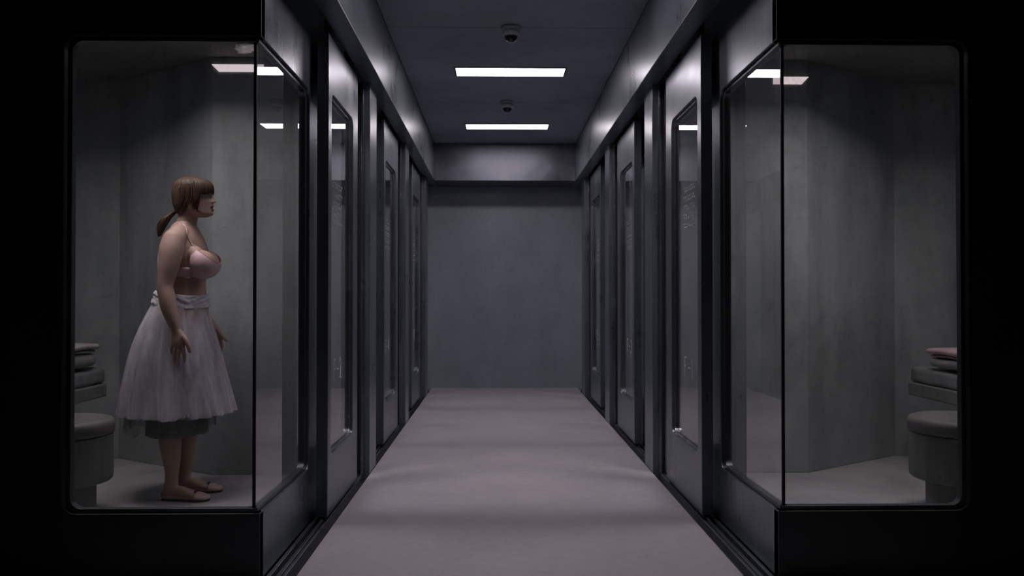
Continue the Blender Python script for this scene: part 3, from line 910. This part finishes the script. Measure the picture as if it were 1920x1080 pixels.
for sg in (-1, 1):
    c0 = sg*.0295
    e = patch('eye', M['eye_white'], c0-.0125, c0+.0125, lambda w_: 367.3 - 1.9*q2(w_-c0, .0128), lambda w_: 367.4 + 1.5*q2(w_-c0, .0128), .0010)
    patch('iris', M['iris'], c0-.0052, c0+.0052, lambda w_: 367.2 - 1.7*math.sqrt(q2(w_-c0, .0053)), lambda w_: 367.2 + 1.6*math.sqrt(q2(w_-c0, .0053)), .0020, e)
    patch('eyelashes', M['lash'], c0-.0145, c0+.0145, lambda w_: 366.9 - 2.5*q2(w_-c0, .0148), lambda w_: 367.3 - 1.8*q2(w_-c0, .0148), .0022)
    patch('eyebrow', M['hair'], c0-.017, c0+.017, lambda w_: 361.4 - 1.9*q2(w_-c0, .022), lambda w_: 361.9 - .4*q2(w_-c0, .018), .0022)
# nails
for (x, y, o, r_, dy) in ((346.4, 676, -.0025, .0055, -.237), (332.7, 682, -.0025, .0055, -.237), (327.6, 676.5, .0025, .0052, -.237), (355.9, 657.5, -.0155, .0060, -.237)):
    bm = bmesh.new(); ellips(bm, pl(x, y, dy + o + .001), (r_*0.75, .0025, r_*1.15), sub=2)
    link('fingernail', bm, M['nail'], person, smooth=True)

# hair: a fitted cap under several hundred locks, with a low ponytail
hc = [(332.6, 368, 351, .024), (334.5, 378, 343, .046), (339, 388.5, 335.5, .064), (346, 396, 330, .074), (353, 398.2, 327.2, .0785), (360, 398.4, 326, .080)]
hl = [(362, 372, 325.8, .080), (370, 370, 326, .079), (380, 367.5, 327, .077), (388, 364.5, 328.8, .074), (396, 359, 331.5, .066), (403, 352, 335.5, .052)]
bm = bmesh.new()
bridge(bm, [hring(y, f_, b2, hw, 2.2, nar=0.92) for (y, f_, b2, hw) in hc])
bridge(bm, [hring(y, f_, b2, hw, 2.2, nar=0.92) for (y, f_, b2, hw) in [(350, 371, 330, .074), (357, 371, 327, .078)] + hl])
allr = hc + hl
def shell(y, ang, off=0.0):
    """point on the hair surface at picture height y and angle about the head"""
    R = hc + [(367, 398.4, 326, .080), (404, 392, 335, .06)] if abs(ang) < 1.02 else [h for h in hc] + hl
    R = sorted(R)
    for a, b in zip(R[:-1], R[1:]):
        if a[0] <= y <= b[0]:
            t = (y - a[0])/(b[0]-a[0]); break
    else:
        a = b = R[0] if y < R[0][0] else R[-1]; t = 0
    xf, xb, hw = (a[i] + (b[i]-a[i])*t for i in (1, 2, 3))
    if abs(ang) >= 1.02 and y > 359: xf = 398.4    # keep the parameterisation of the skull
    f = pl(xf, y); b2 = pl(xb, y); A_ = (f.x-b2.x)/2 + off; cx = (f.x+b2.x)/2
    return Vector((cx + A_*math.cos(ang), (hw+off)*math.sin(ang)*(1 - 0.08*max(0, math.cos(ang))), f.z))
rnd = random.Random(11)
def lock(pts, r0, r1, n=5):
    m_ = len(pts)
    tube(bm, [(p, r0 + (r1 - r0)*(i/(m_-1))**2, (r0 + (r1 - r0)*(i/(m_-1))**2)) for i, p in enumerate(pts)], n, k=1, cap_round=False)
crown = pl(355, 332.6)
for q in range(640):
    ang = rnd.uniform(-PI, PI)
    aa = abs(ang)
    if aa < 0.95: yend = 361.6 + rnd.uniform(-2.5, 2.8) + 3.5*(aa/0.95)**2
    elif aa < 1.35: yend = 385 + rnd.uniform(-8, 16)
    elif aa < 2.1: yend = 397 + rnd.uniform(-7, 4)
    else: yend = 398 + rnd.uniform(-4, 3)
    off = rnd.uniform(0.001, 0.0060)
    pts = []
    a0 = ang + rnd.uniform(-.1, .1)
    m_ = 12
    for j in range(m_):
        t = j/(m_-1)
        y = 332.8 + (yend - 332.8)*t**1.25
        sweep = 0.0
        if aa > 1.3 and y > 375: sweep = (PI - aa)*0.35*((y-375)/25)**1.3     # gathered back to the tail
        ag = math.copysign(min(PI, aa + sweep + 0.04*math.sin(t*7 + q)), ang)
        p = shell(y, ag, off)
        if 0.95 <= aa < 1.35 and y > 360:
            p.x -= 0.012*((y-360)/30)
        if t < 0.25: p = crown.lerp(p, 0.35 + 0.65*t/0.25) + Vector((0, 0, 0.002))
        pts.append(p)
    lock(pts, rnd.uniform(.0028, .0042), .0009)
# ponytail
tail = [(328, 397, 0), (320, 403, 0), (311, 411, -.004), (305, 421, -.006), (301.5, 431, -.008), (299, 443, -.008)]
wd = [.014, .024, .030, .030, .022, .008]
for q in range(90):
    a = rnd.uniform(0, 2*PI); rr = math.sqrt(rnd.random())
    pts = []
    for (x, y, dy), w_ in zip(tail, wd):
        c_ = pl(x, y, dy)
        pts.append(c_ + Vector((math.cos(a)*rr*w_*0.95, math.sin(a)*rr*w_*0.9, math.cos(a)*rr*w_*0.35)))
    sp = smooth_path([(p,) for p in pts], 3)
    lock([s_[0] for s_ in sp], .0042, .0010)
hr = link('hair', bm, M['hair'], person, smooth=True)
bm = bmesh.new()
bmesh.ops.create_cone(bm, segments=20, radius1=.0105, radius2=.0105, depth=.010, cap_ends=True, matrix=Matrix.Translation(pl(326, 398)) @ Matrix.Rotation(1.0, 4, 'Y'))
link('hair_tie', bm, M['lash'], hr, smooth=True)

# bra: cups, band, straps
from mathutils.bvhtree import BVHTree
bvh = BVHTree.FromPolygons([v.co for v in bo.data.vertices], [tuple(p.vertices) for p in bo.data.polygons])
def onskin(p, off=.0025):
    q, nrm, _, _ = bvh.find_nearest(p)
    return q + nrm*off
CUP = Vector((.0775, .0735, .0800))
CUPN = {}
bra = link('bra', bmesh.new(), M['bra'], person)
RZ = Matrix.Rotation(-YAWB, 3, 'Z')
def cup_plane(dy):
    inner = -math.copysign(1, dy)
    return Vector((.62, .34*inner, 1.0)), .052
def cup_c(dy): return pl(379.5 + (7.5 if dy > 0 else 0), 494.0, dy)
bm = bmesh.new()
for dy in (-.078, .072):
    c = cup_c(dy)
    b2 = bmesh.new()
    bmesh.ops.create_uvsphere(b2, u_segments=64, v_segments=40, radius=1.0)
    bmesh.ops.transform(b2, matrix=Matrix.Diagonal((*CUP, 1)), verts=b2.verts)
    nn, dd = cup_plane(dy)
    bmesh.ops.bisect_plane(b2, geom=b2.verts[:] + b2.edges[:] + b2.faces[:], plane_co=nn*(dd/nn.length_squared), plane_no=nn, clear_outer=True)
    bmesh.ops.bisect_plane(b2, geom=b2.verts[:] + b2.edges[:] + b2.faces[:], plane_co=Vector((-.030, 0, 0)), plane_no=Vector((-1, 0, 0)), clear_outer=True)
    bmesh.ops.transform(b2, matrix=Matrix.Translation(c) @ RZ.to_4x4(), verts=b2.verts)
    tmp = bpy.data.meshes.new('tmp'); b2.to_mesh(tmp); b2.free(); bm.from_mesh(tmp); bpy.data.meshes.remove(tmp)
rings = []
for (y, xf, xb, hw) in [(503, 384.6, 305.8, .1385), (508, 384.4, 306, .1370), (514, 383.6, 306.4, .1330), (521, 382.8, 307, .1290)]:
    rings.append(tring(y, xf + 1.2, xb - 1.2, hw + .0035, n=60))
bridge(bm, rings, cap=False)
me = bpy.data.meshes.new('bra'); bm.to_mesh(me); bm.free(); bra.data = me; me.materials.append(M['bra'])
for p in me.polygons: p.use_smooth = True
md = bra.modifiers.new('thick', 'SOLIDIFY'); md.thickness = 0.003; md.offset = 1
def cup_edge(dy, k=28):
    nn, dd = cup_plane(dy)
    m_ = Vector((nn[i]*CUP[i] for i in range(3)))
    u0_ = m_*(dd/m_.length_squared); rad = math.sqrt(max(0, 1 - dd*dd/m_.length_squared))
    e1 = m_.cross(Vector((0, 1, 0))).normalized(); e2 = m_.cross(e1).normalized()
    out = []
    for i in range(k + 1):
        a = 2*PI*i/k
        u = u0_ + (e1*math.cos(a) + e2*math.sin(a))*rad
        p = Vector((u[i]*CUP[i]*1.035 for i in range(3)))
        out.append((p.x, cup_c(dy) + RZ @ p))
    return out
EDGE = {}
for dy in (-.078, .072):
    pts = cup_edge(dy)
    # keep the arc that lies in front of the chest
    st = min(range(28), key=lambda i: pts[i][0])
    arc = [pts[(st + i) % 28] for i in range(29)]
    arc = [p for x_, p in arc if x_ > -.030]
    EDGE[dy] = arc
    bm = bmesh.new(); tube(bm, [(p, .0020) for p in arc], 6, k=2)
    link('edge_trim', bm, M['bra_trim'], bra, smooth=True)
def strap(pts):
    fine = smooth_path([(p,) for p in pts], 6)
    bm = bmesh.new()
    path = [(p[0] if i < 2 else onskin(p[0], .0028)) for i, p in enumerate(fine)]
    tube(bm, [(p, .0030, .0014) for p in path], 10, k=1, ref=Vector((0.3, -1, 0.4)).normalized())
    return link('strap', bm, M['bra'], bra, smooth=True)
topn = max(EDGE[-.078], key=lambda p: p.z); topf = max(EDGE[.072], key=lambda p: p.z)
strap([topn, topn.lerp(pl(350, 437, -.110), .35), topn.lerp(pl(350, 437, -.110), .7), pl(350, 437, -.108), pl(345, 429, -.092), pl(340, 427, -.085)])
strap([pl(340, 427, -.085), pl(328, 432, -.06), pl(316, 445, -.05), pl(309, 465, -.05), pl(305, 485, -.06), pl(305, 503, -.07)])
strap([topf, topf.lerp(pl(384, 452, .125), .5),  pl(384, 452, .125), pl(376, 438, .122), pl(362, 426, .105)])
bm = bmesh.new()
r1 = tring(521.5, 384.2, 305.6, .1330)
tube(bm, [(p, .0018) for p in r1 + [r1[0]]], 6, k=1, cap_round=False)
link('edge_trim', bm, M['bra_trim'], bra, smooth=True)
bm = bmesh.new()
p0 = pl(395, 488, -.012)
for sg in (-1, 1):
    ellips(bm, p0 + Vector((.003, sg*.006, .001)), (.004, .006, .004), sub=1)
link('bow', bm, M['bra_trim'], bra, smooth=True)

# skirt
def cloth(name, c, alpha, weave=900, rough=0.8, transl=0.35):
    m = bpy.data.materials.new(name); m.use_nodes = True; nt = m.node_tree
    nt.nodes.remove(nt.nodes['Principled BSDF']); out = nt.nodes['Material Output']
    d_ = N(nt, 'ShaderNodeBsdfDiffuse'); d_.inputs[0].default_value = (*c, 1)
    t_ = N(nt, 'ShaderNodeBsdfTranslucent'); t_.inputs[0].default_value = (*c, 1)
    mx = N(nt, 'ShaderNodeMixShader'); mx.inputs[0].default_value = transl
    nt.links.new(d_.outputs[0], mx.inputs[1]); nt.links.new(t_.outputs[0], mx.inputs[2])
    tr = N(nt, 'ShaderNodeBsdfTransparent')
    # net looks denser where the cloth turns away from the eye
    lw = N(nt, 'ShaderNodeLayerWeight'); lw.inputs[0].default_value = 0.35
    v = coords(nt, (1, 1, 0.15)); n_ = noise(nt, v, 13, 4)
    a_ = N(nt, 'ShaderNodeMath', operation='MULTIPLY_ADD'); a_.inputs[1].default_value = 1.3; a_.inputs[2].default_value = alpha - 0.55
    nt.links.new(n_, a_.inputs[0])
    b2 = N(nt, 'ShaderNodeMath', operation='MULTIPLY_ADD'); b2.inputs[1].default_value = 0.35; b2.use_clamp = True
    nt.links.new(lw.outputs['Facing'], b2.inputs[0]); nt.links.new(a_.outputs[0], b2.inputs[2])
    m2 = N(nt, 'ShaderNodeMixShader')
    nt.links.new(b2.outputs[0], m2.inputs[0]); nt.links.new(tr.outputs[0], m2.inputs[1]); nt.links.new(mx.outputs[0], m2.inputs[2])
    nt.links.new(m2.outputs[0], out.inputs[0])
    return m
M['tulle'] = cloth('white_tulle', (0.92, 0.87, 0.93), 0.28)
M['lining'] = cloth('pale_lining', (0.46, 0.47, 0.55), 0.85)
M['slip'] = cloth('sheer_slip', (0.26, 0.28, 0.28), 0.78)
M['slip_dark'] = cloth('sheer_underlayer', (0.26, 0.28, 0.28), 0.20)
M['band'] = plain('bunched_white_cotton', (0.64, 0.61, 0.66), 0.85, 0, 0.1, 50)

prof = [(y_, a_ + 3.5*min(1, max(0, (y_-566)/60)), b3 - 3.5*min(1, max(0, (y_-566)/60)), h_ - .008*min(1, max(0, (y_-566)/60))) for y_, a_, b3, h_ in [(554, 295, 383.5, .134), (560, 293.5, 384, .138), (566, 292, 383.5, .140), (575, 286, 386.5, .165), (590, 277, 391, .190), (612, 265.5, 399, .215), (640, 254, 407, .240), (670, 245, 414.5, .258),
        (700, 238.5, 421, .272), (730, 233.5, 428, .284), (755, 229.5, 434, .292), (774, 227.5, 438.5, .298)]]
def pleated(prof, grow, amp, freq, seed, hem=0.0, n=300, rows=40, ragged=0.0):
    bm = bmesh.new(); r_ = random.Random(seed)
    ph = [r_.uniform(0, 2*PI) for _ in range(6)]
    ys = [prof[0][0] + (prof[-1][0]-prof[0][0])*j/rows for j in range(rows+1)]
    vr = []
    for j, y in enumerate(ys):
        for a, b in zip(prof[:-1], prof[1:]):
            if a[0] <= y <= b[0] + 1e-6: t = (y-a[0])/(b[0]-a[0]); break
        xl, xr, hw = (a[i]+(b[i]-a[i])*t for i in (1, 2, 3))
        L, R_ = pl(xl, y), pl(xr, y); ax_ = (R_.x-L.x)/2; cx = (R_.x+L.x)/2
        tt = j/rows; ring = []
        for i in range(n):
            an = 2*PI*i/n
            f2 = round(freq*1.9)
            k1 = math.sin(freq*an + ph[0] + 1.3*math.sin(3*an+ph[1]) + 0.6*tt*math.sin(2*an + ph[5]))
            k2 = math.sin(f2*an + ph[2] + 1.6*math.sin(4*an+ph[3]) + 0.5*tt)*(0.5 + 0.5*math.sin(3*an + ph[4]))
            k3 = math.sin(5*an + ph[4] + math.sin(2*an))
            pk = math.copysign(abs(k1)**1.4, k1) + 0.6*mn.noise(Vector((an*9.0, tt*1.3, seed)))
            rr = amp*(0.25+tt)*(0.60*pk + 0.30*k2 + 0.45*k3) + grow
            z = L.z
            if j == rows or j == rows-1: z += 0.0
            dz = hem*tt**3*(0.6*math.sin(4*an+ph[1]) + 0.4*math.sin(11*an+ph[2]))
            if ragged and j == rows: dz += r_.uniform(-ragged, ragged)
            ring.append(bm.verts.new((cx + (ax_+rr)*math.cos(an), (hw+rr)*math.sin(an), z + dz)))
        vr.append(ring)
    for a, b in zip(vr[:-1], vr[1:]):
        for i in range(n):
            k_ = (i+1) % n
            bm.faces.new((a[i], a[k_], b[k_], b[i]))
    return bm
sk = link('skirt', pleated(prof, -.004, .019, 13, 3, hem=.010, ragged=.003), M['tulle'], person, smooth=True)
link('tulle_layer', pleated(prof, -.014, .021, 17, 8, hem=.012, ragged=.003), M['tulle'], sk, smooth=True)
p2 = [(y, xl + 7*(i/10), xr - 7*(i/10), hw - .01 - .016*(i/10)) for i, (y, xl, xr, hw) in enumerate(prof[:-1])] + [(768, 239, 428, .27)]
link('lining', pleated(p2, -.018, .014, 10, 5, hem=.008), M['lining'], sk, smooth=True)
link('slip', pleated([(700, 286, 380, .185), (760, 283, 384, .190), (812, 281.5, 384.5, .195)], 0, .006, 9, 21, hem=.002, n=140, rows=12), M['slip'], sk, smooth=True)
link('sheer_hem', pleated([(700, 262, 396, .21), (760, 246, 398, .225), (802, 241, 399, .23)], 0, .010, 13, 31, hem=.022, n=180, rows=14, ragged=.006), M['slip_dark'], sk, smooth=True)
# bunched waistband
bm = bmesh.new(); rr_ = random.Random(4)
rings = []
for j in range(15):
    y = 549.5 + 1.75*j
    t = j/14
    xf, xb, hw = 382.5 + 2.2*t, 300.5 - 8.5*t, .130 + .014*t
    tilt = -4.0 
    ring = tring(y, xf, xb, hw, n=180, dx=0.0)
    out = []
    for i, p in enumerate(ring):
        an = 2*PI*i/180
        wv = .0075*mn.noise(Vector((math.cos(an)*2.2 + j*.05, math.sin(an)*2.2, j*.42 + 1.2*math.sin(an*2)))) + .004*mn.noise(Vector((an*9, j*.3, 5)))
        if j in (0, 14): wv -= .002
        c_ = Vector(((pl(xf, y).x + pl(xb, y).x)/2, 0, p.z))
        dr = (p - c_).normalized()
        out.append(p + dr*(.007 + wv) + Vector((0, 0, -.012*math.cos(an) + .004*math.sin(2*an))))
    rings.append(out)
bridge(bm, rings, cap=False)
wb = link('waistband', bm, M['band'], sk, smooth=True)
md = wb.modifiers.new('thick', 'SOLIDIFY'); md.thickness = 0.003

# ballet flats
for f in FT:
    rings = foot(None, *f, grow=.0035)
    bm = bmesh.new(); vr = bridge(bm, rings)
    hx, dy, tn = f
    kill = []
    for v in bm.verts:
        u = (v.co.x - hx)*math.cos(tn) + (v.co.y - dy)*math.sin(tn)
        lim = .046 - .020*min(1, max(0, u/.05)) if u < .05 else (.026 if u < .165 else .026 + (u-.165)*1.6)
        if v.co.z > lim + .004: kill.append(v)
    bmesh.ops.delete(bm, geom=kill, context='VERTS')
    sh = link('ballet_flat', bm, M['shoe'], person, smooth=True)
    md = sh.modifiers.new('thick', 'SOLIDIFY'); md.thickness = .0022; md.offset = 1
    md = sh.modifiers.new('sub', 'SUBSURF'); md.levels = 1; md.render_levels = 1
    bm = bmesh.new()
    pts = []
    for ring in [rings[i] for i in range(len(rings))]:
        pts.append((min(p.y for p in ring), max(p.y for p in ring), sum(p.x for p in ring)/len(ring)))
    out = [(x, a) for a, b2, x in pts] + [(x, b2) for a, b2, x in reversed(pts)]
    prism(bm, [out], lambda u, v_, d_: (u, v_, d_), 0.0, 0.006)
    link('sole', bm, M['sole'], sh)
    bm = bmesh.new()
    bx = hx + .182*math.cos(tn); by = dy + .182*math.sin(tn)
    for sg in (-1, 1): ellips(bm, Vector((bx, by + sg*.009, .050)), (.006, .010, .005), sub=2)
    ellips(bm, Vector((bx, by, .050)), (.004, .004, .004), sub=2)
    link('bow', bm, M['sole'], sh, smooth=True)
